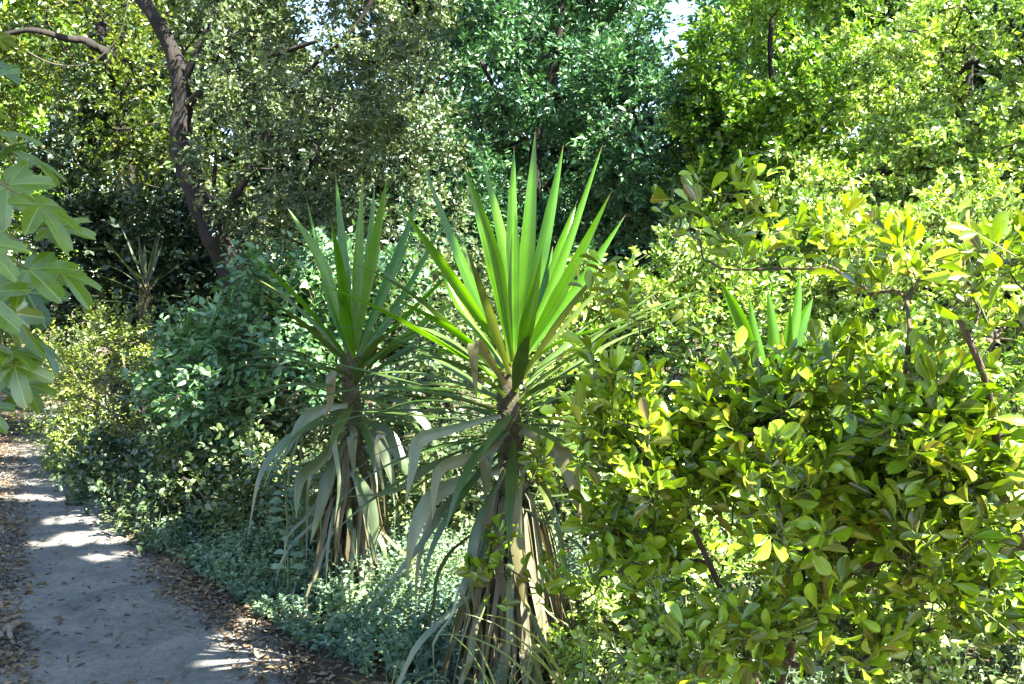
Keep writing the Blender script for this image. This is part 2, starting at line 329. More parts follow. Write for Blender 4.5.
def grow(stems, targets, rng, bow=0.12, rtip=0.004, rmax=0.2, jag=0.03):
    """stems: list of (pts, radii). targets joined to nearest node by bowed branches. returns list of chains (pts, rad)"""
    nodes = []; par = []; own = []
    for si, pts in enumerate(stems):
        own += [si] * len(pts)
        b = len(nodes)
        for i, p in enumerate(pts): nodes.append(np.array(p)); par.append(b + i - 1 if i else -1)
    ns = len(nodes)
    A = np.array(nodes); 
    dmin = np.array([np.min(np.linalg.norm(A - t, axis=1)) for t in targets])
    order = np.argsort(dmin)
    chains = []
    nodes_a = np.zeros((ns + len(targets) * 6, 3)); nodes_a[:ns] = A; cnt = ns; par = list(par)
    for ti in order:
        t = targets[ti]; a = nodes_a[:cnt]
        dv = t - a; dist = np.linalg.norm(dv, axis=1)
        cost = dist + 0.5 * np.maximum(-dv[:, 2], 0)
        i = int(np.argmin(cost)); L_ = dist[i]
        s = a[i].copy(); k = 5
        off = rng.normal(size=3) * bow * L_ + np.array((0, 0, bow * L_ * .5))
        chain = [i]
        for q in range(1, k + 1):
            f = q / k; p = s + (t - s) * f + off * math.sin(math.pi * f) + rng.normal(size=3) * jag * L_ * (f < 1)
            nodes_a[cnt] = p; par.append(chain[-1]); own.append(own[i]); chain.append(cnt); cnt += 1
        chains.append(chain)
    w = np.zeros(cnt)
    kids = np.zeros(cnt)
    for i in range(cnt - 1, -1, -1):
        if w[i] == 0: w[i] = 1
        if par[i] >= 0: w[par[i]] += w[i]
    w = np.maximum(w, 1)
    # nodes count along chain inflates w: use leaf counts instead
    lc = np.zeros(cnt); haschild = np.zeros(cnt, bool)
    for i in range(cnt):
        if par[i] >= 0: haschild[par[i]] = True
    lc[~haschild] = 1
    for i in range(cnt - 1, -1, -1):
        if par[i] >= 0: lc[par[i]] += lc[i]
    rad = np.minimum(rtip * lc ** 0.47, rmax)
    return [(nodes_a[c], np.concatenate([[min(rad[c[0]], rad[c[1]] * 1.15)], rad[c[1:]]])) for c in chains], [own[c[0]] for c in chains]

def blob_noise(p, f, seed):
    return np.array([mnoise.noise(Vector((q[0] * f + seed, q[1] * f - seed, q[2] * f + seed * .7))) for q in p])
def crown_pts(rng, blobs, n, gap=-0.12, f=1.1, zmin=0.08, shell=0.5):
    """sample clump centres in a union of ellipsoids, leaving noise-shaped gaps"""
    out = []; vol = np.array([b[3] * b[4] * b[5] for b in blobs]) ** .8; vol /= vol.sum(); seed = rng.uniform(0, 50)
    tries = 0
    while len(out) < n and tries < 60:
        tries += 1
        i = rng.choice(len(blobs), n, p=vol); B = np.array(blobs)[i]
        r = rng.uniform(shell ** 3, 1, n) ** (1 / 3)
        p = B[:, :3] + rdir(rng, n) * r[:, None] * B[:, 3:6]
        p = p[p[:, 2] > zmin]
        if len(p): 
            k = blob_noise(p, f, seed) > gap
            out += list(p[k])
    return np.array(out[:n])
def eb(px, py, Y, rx, ry, rd):
    """ellipsoid given by its picture centre/extent (px) and depth half-extent in metres"""
    c = P(px, py, Y); return (c[0], c[1], c[2], rx * Y / F, rd, ry * Y / F)

def plant(name, label, cat, blobs, mat, seed, n=60, ntw=10, tlen=.35, nl=14, lsize=.06, aspect=.5, tpl=T_R, stems=None, stem_px=None,
          bark='bark2', trunk_r=.05, group=None, rtip=.004, gap=-.12, f=1.1, shell=.5, whorl=False, spread=.9, up=.25, twr=0.0, limbs=0, keep=None, horiz=.9, two=None, names=('trunk', 'limb', 'crown'), limb_k=.4, zmin=.08, tubes=5):
    rng = np.random.default_rng(seed)
    bl = np.array(blobs); c = bl[:, :3].mean(0)
    if stems is None:
        base = np.array((c[0] + rng.uniform(-.1, .1), c[1] + .1, 0))
        stems = [[base + (np.array((c[0], c[1], c[2])) - base) * q + rng.normal(size=3) * .04 * (q > 0) for q in np.linspace(0, 1, 6)]]
    stems = [spline(s, max(8, len(s) * (7 if trunk_r > .1 else 3))) for s in stems]
    root = thing(name, label, cat, stems[0][0], group)
    pts = crown_pts(rng, blobs, n, gap, f, zmin, shell)
    chains, own = grow(stems, pts, rng, rtip=rtip, rmax=trunk_r * .6)
    tm = MB()
    for k, s in enumerate(stems):
        q = np.linspace(1, .35, len(s)) if k == 0 else np.linspace(1, .4, len(s)) * limb_k
        mb = tm if k == 0 else MB()
        tube(mb, s, trunk_r * q, 14 if trunk_r > .1 else 9, .4, rng, 5)
        for (p, r), w_ in zip(chains, own):
            if w_ == k: tube(mb, p, r, tubes)
        mb.build(names[min(k, 1)], M[bark], root)
    fol = MB(); tw = MB()
    cc = bl[np.argmin(((pts[:, None] - bl[None, :, :3]) ** 2).sum(-1), 1), :3] if len(bl) > 1 else np.repeat(bl[:, :3], len(pts), 0)
    bias = nrm(pts - cc) * .8
    leafy_twigs(fol, tw, rng, pts, bias, ntw, tlen, nl, lsize, aspect, tpl, spread, up, whorl, keep, twr, horiz)
    fol.build(names[2], M[mat], root, smooth=tpl is not T_R)
    if tw.n: tw.build('twigs', M['twig'], root)
    return root

# ------------------------------------------------------------------ ground and path
def hgt(x, y):
    return 0.05 * mnoise.noise(Vector((x * .6, y * .6, 3))) + 0.02 * mnoise.noise(Vector((x * 2.3, y * 2.3, 8)))
PATHC = np.array([(-0.2, -4, 1.5), (-0.45, 0, 1.5), (-0.9, 2, 1.45), (-1.5, 3.93, 1.3), (-2.12, 5.0, 1.15), (-2.75, 6.3, 1.05), (-3.75, 8.4, 1.15), (-5.1, 11.6, 1.3), (-5.9, 14, 1.4), (-5.6, 19, 1.4), (-4.8, 26, 1.4)])
PC = spline(PATHC, 240)
def path_d(x, y):
    """signed distance outside the path edge"""
    d = np.hypot(PC[:, 0] - x, PC[:, 1] - y); i = int(np.argmin(d)); return d[i] - PC[i, 2] / 2
def ground_z(x, y):
    d = path_d(x, y); k = min(max((d + .15) / .6, 0), 1); k = k * k * (3 - 2 * k)
    return 0.045 * k + hgt(x, y) * k
gx = np.concatenate([[-300, -80, -30, -14], np.arange(-9, 6, .1), [8, 14, 30, 80, 300]]); gy = np.concatenate([[-60, -20, -6], np.arange(-2, 16, .1), [18, 22, 30, 60, 120, 400]])
GX, GY = np.meshgrid(gx, gy)
Z = np.array([[ground_z(a, b) if (-9 <= a <= 6 and -2 <= b <= 16) else 0.045 for a in gx] for b in gy])
V = np.stack([GX, GY, Z], -1).reshape(-1, 3); nx = len(gx)
i = (np.arange(len(gy) - 1)[:, None] * nx + np.arange(nx - 1)[None]).ravel()
tag(mesh_obj('ground', V, np.stack([i, i + 1, i + nx + 1, i + nx], -1), M['soil'], smooth=True), kind='structure')
rng = np.random.default_rng(5)
pv = []; pq = []; K = 13
tg = nrm(np.gradient(PC[:, :2], axis=0)); nn = np.stack([tg[:, 1], -tg[:, 0]], -1)
for a in range(len(PC)):
    hw = PC[a, 2] / 2
    e0 = hw * (1 + .1 * mnoise.noise(Vector((PC[a, 1] * 1.3, 1, 0))) + .06 * mnoise.noise(Vector((PC[a, 1] * 5, 1, 0))))
    e1 = hw * (1 + .1 * mnoise.noise(Vector((PC[a, 1] * 1.3, 9, 0))) + .06 * mnoise.noise(Vector((PC[a, 1] * 5, 9, 0))))
    for b in range(K):
        s = b / (K - 1); off = -e0 + (e0 + e1) * s; x, y = PC[a, :2] + nn[a] * off
        edge = min(s, 1 - s) * 2
        z = 0.004 + .012 * min(edge * 3, 1) + 0.012 * mnoise.noise(Vector((x * 1.5, y * 1.5, 2)))
        if edge < .02: z = -.01
        pv.append((x, y, max(z, 0.004) if edge >= .02 else z))
pv = np.array(pv); i = (np.arange(len(PC) - 1)[:, None] * K + np.arange(K - 1)[None]).ravel()
tag(mesh_obj('path', pv, np.stack([i, i + 1, i + K + 1, i + K], -1), M['path'], smooth=True), kind='structure')

# dry leaf litter along both verges
pos = []
while len(pos) < 24000:
    a = rng.integers(20, 190); side = rng.choice((-1, 1)); hw = PC[a, 2] / 2
    off = side * (hw + (rng.exponential(.32) - .26 + abs(rng.normal()) * .05)); x, y = PC[a, :2] + nn[a] * off + rng.normal(size=2) * .05
    if rng.random() < .05: x, y = PC[a, :2] + nn[a] * rng.uniform(-hw, hw)
    if y < 1.5 or y > 13: continue
    pos.append((x, y, max(ground_z(x, y), .012) + rng.uniform(.004, .022)))
pos = np.array(pos); n = len(pos)
mb = MB(); d = rdir(rng, n) * (1, 1, .25); u = nrm(np.array((0, 0, 1.)) + rng.normal(size=(n, 3)) * .35)
ls = rng.uniform(.015, .05, n); scatter(mb, T_OV, pos, d, u, ls, ls * rng.uniform(.18, .5, n))
tag(mb.build('leaf_litter', M['litter']), 'dry brown fallen leaves scattered along the path edges', 'leaf litter', kind='stuff')

gn = 5200; ga_ = rng.integers(30, 200, gn); goff = rng.uniform(-.62, .62, gn) * PC[ga_, 2]; gxy = PC[ga_, :2] + nn[ga_] * goff[:, None] + rng.normal(size=(gn, 2)) * .04
gp_ = np.column_stack([gxy, np.array([max(ground_z(a, b), .008) + .012 * mnoise.noise(Vector((a * 1.5, b * 1.5, 2))) for a, b in gxy])]); gr = rng.exponential(.0028, gn) + .0022
octv = np.array([(1, 0, 0), (0, 1, 0), (-1, 0, 0), (0, -1, 0), (0, 0, .7), (0, 0, -.7)]); octf = np.array([(0, 1, 4), (1, 2, 4), (2, 3, 4), (3, 0, 4), (1, 0, 5), (2, 1, 5), (3, 2, 5), (0, 3, 5)])
gv = gp_[:, None] + (octv[None] * rng.uniform(.6, 1.3, (gn, 6, 1))) * gr[:, None, None]
mb = MB(); mb.add(gv.reshape(-1, 3), (octf[None] + (np.arange(gn) * 6)[:, None, None]).reshape(-1, 3))
tag(mb.build('path_grit', M['grit']), 'fine grit and small stones lying on the dirt path', 'grit', kind='stuff')

# low blue-green ground cover between path and yuccas
def in_poly(x, y, poly):
    c = False; j = len(poly) - 1
    for i in range(len(poly)):
        if (poly[i][1] > y) != (poly[j][1] > y) and x < (poly[j][0] - poly[i][0]) * (y - poly[i][1]) / (poly[j][1] - poly[i][1]) + poly[i][0]: c = not c
        j = i
    return c
def gp(px, py):
    """ground point under a pixel"""
    p1 = P(px, py, 1.0); k = CAMZ / (CAMZ - p1[2]); return (p1[0] * k, k)
cover = [gp(470, 760), gp(375, 690), gp(310, 655), gp(245, 612), gp(205, 580), gp(150, 548), gp(130, 520), gp(90, 490), gp(40, 468), gp(55, 440), gp(150, 440), gp(300, 480), gp(560, 560), gp(600, 684)]
def cover_stems(poly, n, rng, hmin, hmax, nleaf, lsize, fol, stem, ztop=None):
    xs = [p[0] for p in poly]; ys = [p[1] for p in poly]; got = 0; O = []; D = []; H = []
    while got < n:
        x, y = rng.uniform(min(xs), max(xs)), rng.uniform(min(ys), max(ys))
        if not in_poly(x, y, poly): continue
        if mnoise.noise(Vector((x * 2.2, y * 2.2, 4))) < -.32: continue
        dd = path_d(x, y)
        h = rng.uniform(hmin, hmax) * (0.45 + .55 * min(max(dd / .7, 0), 1)) * (1 + .7 * mnoise.noise(Vector((x * 1.4, y * 1.4, 14))))
        O.append((x, y, ground_z(x, y))); H.append(h); D.append((rng.normal() * .4, rng.normal() * .4, 1)); got += 1
    O = np.array(O); H = np.array(H); D = nrm(D); tip = O + D * H[:, None]
    if stem is not None:
        a = nrm(np.cross(D, (0, 1, .1))) * .0016; V = np.stack([O - a, O + a, tip + a * .4, tip - a * .4], 1).reshape(-1, 3)
        stem.add(V, None, np.arange(len(V)).reshape(-1, 4))
    s = np.tile(np.linspace(.15, 1, nleaf), n); oo = np.repeat(O, nleaf, 0); tt = np.repeat(tip, nleaf, 0)
    p = oo + (tt - oo) * s[:, None]; side = rdir(rng, len(p)) * (1, 1, .3) + (0, 0, .25)
    ls = lsize * rng.uniform(.5, 1.3, len(p)) * (1.1 - .4 * s)
    scatter(fol, T_OV, p, side, nrm(np.array((0, 0, 1.)) + rng.normal(size=(len(p), 3)) * .35), ls, ls * .62)
rng = np.random.default_rng(11)
mb = MB(); cover_stems(cover, 7500, rng, .12, .32, 15, .034, mb, mb)
tag(mb.build('ground_cover', M['cover']), 'low blue green ground cover creeping beside the dirt path', 'ground cover', kind='stuff')
mb = MB(); cover_stems([gp(540, 640), gp(700, 600), gp(1150, 600), gp(1200, 760), gp(560, 760)], 2600, rng, .15, .45, 13, .034, mb, mb)
cover_stems([(-3.3, 7.2), (-2.2, 5.8), (-.3, 5.2), (2.6, 4.2), (4.2, 6), (4.5, 9), (0, 10.5), (-3.6, 10.5)], 4500, rng, .2, .6, 13, .05, mb, mb)
tag(mb.build('undergrowth', M['olive']), 'low olive undergrowth under and between the shrubs on the right', 'undergrowth', kind='stuff')

# ------------------------------------------------------------------ sword-leaf plants
def ribbon(mb, pts, wid, wdir, fold=.22, n=16, prof=None, sag=None):
    """blade along pts (K,3), full width wid, wdir the across direction"""
    p = spline(pts, n); t = nrm(np.gradient(p, axis=0)); s = np.linspace(0, 1, n)
    wv = np.broadcast_to(np.asarray(wdir, float), p.shape)
    wv = nrm(wv - (wv * t).sum(-1, keepdims=True) * t); nv = np.cross(wv, t)
    h = (np.interp(s, [0, .08, .28, .46, .7, .88, 1], [.5, .38, .72, 1, .7, .32, .0]) if prof is None else np.interp(s, *prof)) * wid / 2
    c = nv * (h * fold * 2)[:, None]
    V = np.stack([p - wv * h[:, None] + c, p - wv * h[:, None] * .5 + c * .35, p, p + wv * h[:, None] * .5 + c * .35, p + wv * h[:, None] + c], 1).reshape(-1, 3)
    U = np.stack([np.tile([0, .25, .5, .75, 1], n), np.repeat(s, 5)], -1)
    i = (np.arange(n - 1)[:, None] * 5 + np.arange(4)[None]).ravel()
    mb.add(V, None, np.stack([i, i + 1, i + 6, i + 5], -1), U)
def blade_path(o, az, el, L_, curve, rng, k=7):
    """curve>0 bends down (radians over the length)"""
    pts = [np.array(o, float)]; a = el
    for i in range(k):
        pts.append(pts[-1] + np.array((math.cos(a) * math.cos(az), math.cos(a) * math.sin(az), math.sin(a))) * L_ / k)
        a -= curve / k * (0.4 + 1.2 * i / k)
    return pts
def yucca(label, base, crown, seed, L_, n_up, n_mid, n_old, n_dead, hand_up=(), hand_old=(), wid=.062, trunk_r=.045, face=.45, group='sword leaved yuccas', mats=('yucca', 'yucca_old', 'yucca_dead'), name='yucca'):
    rng = np.random.default_rng(seed); base = np.array(base, float); crown = np.array(crown, float)
    root = thing(name, label, 'yucca' if name == 'yucca' else 'plant', base, group)
    ax = crown - base; mb = MB()
    tp = [base + ax * q + np.array((.02 * math.sin(q * 5), .015 * math.cos(q * 4), 0)) for q in np.linspace(0, 1, 26)]
    tube(mb, tp, trunk_r * np.linspace(1.35, .75, 26), 12, .5, rng, 30)
    for q in np.linspace(.15, .99, 130):          # dry leaf-base scales up the trunk
        a = q * 130 * 2.4; c = base + ax * q; r = np.array((math.cos(a), math.sin(a), 0)); R_ = trunk_r * (1.35 - .6 * q) * .9
        ribbon(mb, [c + r * R_, c + r * (R_ + .012) + (0, 0, .012), c + r * (R_ + .022) + (0, 0, .035)], .03, np.cross(r, (0, 0, 1)), .1, 4, ([0, 1], [1, .2]))
    mb.build('trunk', M['ytrunk'], root)
    def wd(az, pts, fc):
        r = np.array((math.cos(az), math.sin(az), 0)); t = nrm(np.array(pts[3]) - pts[0]); wv = nrm(np.cross((0, 0, 1), r))
        toward = np.cross(t, (0, -1, 0)); toward = nrm(toward)
        if np.dot(toward, wv) < 0: toward = -toward
        return nrm(wv * (1 - fc) + toward * fc)
    up = MB(); ga = rng.uniform(0, 6.28)
    for i in range(n_up):
        f = i / max(n_up - 1, 1); az = ga + i * 2.39996; el = math.radians(84 - 52 * f ** 1.1 + rng.normal() * 4)
        c = crown + ax / np.linalg.norm(ax) * (.05 - .1 * f) + np.array((math.cos(az), math.sin(az), 0)) * .02
        l = L_ * (.62 + .38 * min(f * 3, 1)) * rng.uniform(.88, 1.05); pts = blade_path(c, az, el, l, rng.uniform(-.05, .28) + .25 * f, rng)
        ribbon(up, pts, wid * rng.uniform(.85, 1.1), wd(az, pts, .15), .2)
    for pxs, wmul, turn in hand_up:
        pts = [P(*q) for q in pxs]; d = pts[-1] - pts[0]; az = math.atan2(d[1], d[0])
        pts[-1] = pts[-1] + (pts[-1] - pts[-2]) * (.04 if len(pts) == 2 else .09)
        if len(pts) == 2: m = (pts[0] + pts[1]) / 2 + np.array((0, 0, .012)) ; pts = [pts[0], m, pts[1]]
        pts = list(spline(pts, 7)); ribbon(up, pts, wid * wmul * .8, wd(az, pts, turn), .2, 20)
    up.build('upright_leaves', M[mats[0]], root)
    md = MB()
    for i in range(n_mid):
        f = i / max(n_mid - 1, 1); az = ga + 1 + i * 2.39996; el = math.radians(46 - 58 * f + rng.normal() * 7)
        c = crown - ax / np.linalg.norm(ax) * (.05 + .22 * f); pts = blade_path(c, az, el, L_ * rng.uniform(.72, 1.0), rng.uniform(.15, .8) * (1 + f), rng)
        ribbon(md, pts, wid * rng.uniform(.6, .95), wd(az, pts, .0), .18)
    md.build('spreading_leaves', M['yucca_mid' if mats[0] == 'yucca' else mats[0]], root)
    od = MB()
    for i in range(n_old):
        f = i / max(n_old - 1, 1); az = ga + 2 + i * 2.39996; el = math.radians(8 - 50 * f + rng.normal() * 12)
        c = crown - ax / np.linalg.norm(ax) * (.27 + .4 * f * np.linalg.norm(ax)); l = L_ * rng.uniform(.65, .95)
        if rng.random() < .45:                    # blade snapped over at a kink
            k = rng.uniform(.25, .55); p0 = c; r = np.array((math.cos(az), math.sin(az), 0))
            p1 = p0 + (r * math.cos(el) + np.array((0, 0, math.sin(el)))) * l * k; p2 = p1 + r * .03 + np.array((0, 0, -.03)); e = p2 + (r * .12 + np.array((0, 0, -1))) * l * (1 - k) * .95
            pts = [p0, (p0 + p1) / 2, p1, p2, (p2 + e) / 2, e]
        else: pts = blade_path(c, az, el, l, rng.uniform(.8, 1.9), rng)
        pts = [np.array((p[0], p[1], max(p[2], .03))) + rng.normal(size=3) * .012 * (q > 0) for q, p in enumerate(pts)]
        ribbon(od, pts, wid * rng.uniform(.25, .65), wd(az + rng.normal() * .4, pts, .1), .12)
    for pxs, wmul, turn in hand_old:
        pts = [P(*q) for q in pxs]; d = pts[-1] - pts[0]; az = math.atan2(d[1], d[0]); q = list(spline(pts, 9))
        ribbon(od, pts, wid * wmul * .85, wd(az, q, turn), .1, 22)
    if od.n: od.build('drooping_leaves', M[mats[1]], root)
    dd = MB()
    for i in range(n_dead):
        f = rng.random(); az = rng.uniform(0, 6.28); c = base + ax * (.14 + .5 * f) + np.array((math.cos(az), math.sin(az), 0)) * .04
        l = min(L_ * rng.uniform(.5, .9), c[2] * 1.15 + .1); r = np.array((math.cos(az), math.sin(az), 0)); sp = rng.uniform(.04, .34)
        pts = [c, c + r * sp * .3 * l + (0, 0, .02), c + r * sp * .6 * l + (0, 0, -l * .3), c + r * sp * .85 * l + (rng.normal() * .02, rng.normal() * .02, -l * .65), c + r * sp * l + (rng.normal() * .04, rng.normal() * .04, -l * .97)]
        pts = [np.array((p[0], p[1], max(p[2], .015 + .01 * rng.random()))) for p in pts]
        ribbon(dd, pts, wid * rng.uniform(.25, .8), np.cross(r, (0, 0, 1)) + rng.normal(size=3) * .35, rng.uniform(.02, .3), 12)
    if dd.n: dd.build('dead_leaf_skirt', M[mats[2]], root)
    return root
M['spiky'] = leafmat('spiky_leaf', [(0.04, 0.07, 0.03), (0.07, 0.1, 0.045)], 0.25, (1.2, 1.2, 0.45), 1.4, 0.45, ((0.1, 0.08, 0.05), (0.04, 0.04, 0.03)), gmax=.03)
M['yucca_mid'] = leafmat('yucca_leaf_mid', [(0.05, 0.12, 0.02), (0.1, 0.19, 0.04), (0.15, 0.23, 0.07), (0.08, 0.15, 0.03), (0.18, 0.23, 0.05)], 0.3, (1.2, 1.2, 0.4), 1.5, 0.33, ((0.2, 0.13, 0.06), (0.13, 0.15, 0.05)), k=.6)

# front yucca
c1 = (514, 372)
h1 = [
    ([(512, 365, 3.6), (405, 212, 3.35)], 1.1, .5), ([(511, 368, 3.6), (470, 280, 3.6), (424, 166, 3.62)], 1.05, .6),
    ([(512, 362, 3.55), (494, 260, 3.48), (466, 172, 3.45)], 1.35, .9), ([(515, 350, 3.66), (505, 250, 3.75), (480, 150, 3.8)], 1.0, .7),
    ([(516, 350, 3.62), (512, 240, 3.66), (514, 152, 3.7)], 1.0, .8), ([(520, 350, 3.58), (528, 240, 3.55), (535, 138, 3.55)], 1.2, .95),
    ([(520, 355, 3.62), (543, 245, 3.68), (562, 152, 3.75)], 1.15, .7), ([(521, 355, 3.65), (560, 265, 3.75), (600, 152, 3.85)], .85, .7),
    ([(522, 358, 3.6), (560, 290, 3.55), (607, 200, 3.52)], 1.2, .7), ([(522, 360, 3.65), (575, 290, 3.75), (622, 220, 3.85)], .95, .6),
    ([(517, 372, 3.5), (528, 320, 3.36), (541, 257, 3.28)], 1.15, 1.0), ([(522, 365, 3.68), (540, 300, 3.82), (552, 250, 3.9)], 1.0, .8),
    ([(522, 372, 3.6), (560, 340, 3.55), (640, 318, 3.5)], .7, .3), ([(510, 378, 3.6), (455, 330, 3.4), (398, 300, 3.2)], .8, .4),
    ([(505, 374, 3.62), (450, 350, 3.7), (400, 345, 3.75)], .7, .2), ([(510, 372, 3.62), (460, 305, 3.75), (435, 250, 3.85)], .8, .5),
]
o1 = [
    ([(505, 385, 3.55), (485, 352, 3.4), (474, 343, 3.36), (474, 365, 3.36), (477, 402, 3.37)], .95, .95),
    ([(520, 430, 3.55), (540, 438, 3.45), (560, 452, 3.38), (574, 485, 3.34), (582, 525, 3.33)], 1.5, .8),
    ([(508, 430, 3.55), (495, 445, 3.46), (486, 458, 3.42), (486, 480, 3.42), (485, 503, 3.42)], 1.1, .9),
    ([(512, 470, 3.54), (514, 492, 3.47), (516, 530, 3.45), (521, 575, 3.42), (524, 610, 3.42)], 1.3, .95),
    ([(505, 470, 3.55), (465, 480, 3.4), (430, 500, 3.3), (412, 540, 3.25), (406, 582, 3.24)], 1.2, .7),
    ([(500, 415, 3.55), (455, 428, 3.4), (420, 440, 3.3), (412, 470, 3.26), (405, 505, 3.24)], 1.0, .6),
    ([(505, 400, 3.56), (450, 385, 3.5), (400, 388, 3.45), (352, 405, 3.4)], .7, .2),
    ([(505, 410, 3.56), (440, 408, 3.45), (380, 420, 3.38), (330, 425, 3.33)], .65, .2),
    ([(505, 435, 3.56), (440, 438, 3.4), (380, 452, 3.3), (325, 500, 3.25)], .6, .3),
    ([(505, 450, 3.56), (440, 462, 3.4), (395, 490, 3.3), (345, 497, 3.25)], .7, .3),
    ([(505, 460, 3.56), (450, 500, 3.4), (420, 545, 3.3), (365, 612, 3.25)], .7, .4),
    ([(522, 400, 3.6), (580, 398, 3.65), (640, 418, 3.7), (712, 440, 3.75)], .9, .25),
    ([(522, 385, 3.6), (570, 352, 3.6), (620, 345, 3.6)], .6, .2), ([(522, 415, 3.6), (570, 420, 3.5), (610, 430, 3.45)], .7, .2),
    ([(505, 470, 3.5), (480, 520, 3.35), (470, 570, 3.3), (474, 610, 3.3)], .8, .7),
    ([(502, 440, 3.5), (480, 455, 3.35), (440, 470, 3.25), (432, 520, 3.2)], 1.0, .6),
]
yucca('tall front yucca with bright green sword leaves and a brown skirt, at the bottom centre', (*P(512, 372, 3.62)[:2], 0), P(*c1, 3.62), 21, .86, 3, 54, 34, 230, h1, o1, wid=.057, trunk_r=.05)
# second yucca, a step behind and to the left
h2 = [
    ([(352, 352, 4.9), (322, 262, 4.9), (290, 212, 4.9)], 1.15, .7), ([(352, 350, 4.9), (345, 270, 4.95), (336, 180, 5.0)], 1.1, .8),
    ([(354, 350, 4.9), (358, 270, 4.9), (362, 188, 4.9)], 1.15, .9), ([(356, 350, 4.92), (368, 260, 5.0), (374, 190, 5.05)], 1.0, .8),
    ([(356, 350, 4.9), (372, 260, 4.85), (386, 184, 4.8)], 1.2, .9), ([(357, 352, 4.9), (390, 270, 4.95), (421, 192, 5.0)], 1.2, .6),
    ([(358, 356, 4.9), (405, 290, 4.95), (447, 214, 5.0)], .95, .5), ([(350, 360, 4.9), (300, 298, 4.8), (246, 250, 4.7)], .8, .4),
    ([(350, 362, 4.9), (312, 330, 4.8), (262, 310, 4.7)], .6, .3), ([(360, 360, 4.9), (410, 310, 4.85), (465, 258, 4.8)], .9, .3),
    ([(360, 364, 4.9), (410, 335, 4.95), (450, 300, 5.0)], .7, .3), ([(354, 358, 4.82), (345, 320, 4.7), (338, 272, 4.62)], 1.0, 1.0),
    ([(350, 356, 4.9), (330, 300, 5.0), (308, 205, 5.1)], .8, .6), ([(358, 356, 4.95), (385, 290, 5.1), (412, 235, 5.2)], 1.0, .7),
    ([(362, 372, 4.88), (420, 355, 4.8), (470, 350, 4.7)], .6, .2),
]
o2 = [
    ([(345, 375, 4.85), (335, 368, 4.75), (331, 375, 4.7), (330, 400, 4.7), (326, 418, 4.7)], 1.1, .95),
    ([(345, 382, 4.85), (300, 352, 4.75), (250, 352, 4.65), (228, 356, 4.6)], .8, .2),
    ([(345, 400, 4.85), (300, 382, 4.7), (250, 395, 4.6), (212, 392, 4.5)], .8, .2),
    ([(348, 405, 4.85), (320, 410, 4.75), (300, 425, 4.68), (285, 458, 4.65)], 1.3, .7),
    ([(350, 425, 4.85), (352, 432, 4.72), (352, 445, 4.7), (354, 478, 4.7)], 1.2, 1.0),
    ([(352, 470, 4.8), (362, 490, 4.7), (372, 520, 4.66), (374, 562, 4.65)], 1.7, 1.0),
    ([(345, 430, 4.85), (320, 460, 4.7), (300, 480, 4.6), (296, 520, 4.55)], 1.3, .7),
    ([(345, 420, 4.85), (300, 430, 4.7), (262, 470, 4.6), (247, 540, 4.55)], .9, .4),
    ([(345, 440, 4.85), (330, 470, 4.7), (322, 500, 4.65), (310, 545, 4.62)], 1.4, .9),
    ([(362, 420, 4.85), (385, 430, 4.75), (402, 460, 4.7), (410, 482, 4.7)], 1.3, .6),
    ([(362, 430, 4.85), (378, 440, 4.75), (388, 465, 4.7), (398, 500, 4.7)], 1.2, .8),
    ([(360, 395, 4.85), (400, 400, 4.75), (430, 430, 4.7), (440, 460, 4.7)], 1.0, .5),
]
yucca('second yucca behind the front one, on its left, pale drooping leaves over ground cover', (*P(352, 360, 4.95)[:2], 0), P(355, 358, 4.9), 22, .84, 3, 44, 38, 70, h2, o2, wid=.06, trunk_r=.05)
# third yucca, mostly sunk in the laurel on the right
h3 = [([(772, 400, 4.6), (740, 320, 4.5), (722, 284, 4.45)], 1.2, .8), ([(775, 400, 4.6), (757, 340, 4.6), (750, 300, 4.6)], .9, .9), ([(778, 400, 4.6), (775, 340, 4.6), (768, 290, 4.6)], 1.2, .9),
      ([(780, 400, 4.6), (796, 320, 4.65), (800, 275, 4.7)], .9, .9), ([(782, 400, 4.6), (800, 330, 4.65), (812, 300, 4.7)], 1.2, .8), ([(784, 405, 4.6), (820, 355, 4.6), (846, 318, 4.6)], .9, .7),
      ([(780, 400, 4.5), (785, 360, 4.4), (790, 310, 4.35)], 1.2, 1.0)]
yucca('short yucca half hidden in the leafy laurel shrub on the right', (*P(778, 420, 4.6)[:2], 0), P(778, 430, 4.6), 23, .5, 9, 18, 12, 30, h3, [], wid=.066)
# small dark sword plant at the foot of the leaning tree
yucca('small dark spiky plant in the shade left of the leaning tree trunk', (*P(146, 300, 9.2)[:2], 0), P(146, 285, 9.2), 24, .55, 10, 14, 8, 16, [], [], wid=.04, trunk_r=.05, group=None, mats=('spiky', 'spiky', 'spiky'), name='spiky_plant')

# ------------------------------------------------------------------ background trees
FAR = 'trees of the wood behind the shrubs'
# leaning dark-trunked tree with grey-green foliage
st = [P(292, 470, 9.9), P(268, 380, 9.8), P(240, 292, 9.7), P(222, 250, 9.6), P(205, 214, 9.5), P(190, 178, 9.5), P(181, 140, 9.5), P(183, 105, 9.5), P(179, 70, 9.5), P(165, 34, 9.5), P(143, -2, 9.5), P(125, -60, 9.6), P(120, -150, 9.8)]
st[0][2] = 0
st2 = [P(214, 228, 9.6), P(232, 200, 9.3), P(246, 180, 9.2), P(262, 140, 9.2), P(300, 80, 9.1), P(360, 20, 9.0), P(400, -60, 9.0)]
st3 = [P(182, 88, 9.5), P(196, 55, 9.4), P(212, 15, 9.4), P(235, -40, 9.4)]
st4 = [P(183, 110, 9.5), P(215, 80, 9.3), P(260, 60, 9.1), P(320, 40, 9.0)]
st5 = [P(240, 285, 9.7), P(222, 235, 9.6), P(214, 200, 9.4), P(216, 150, 9.3)]
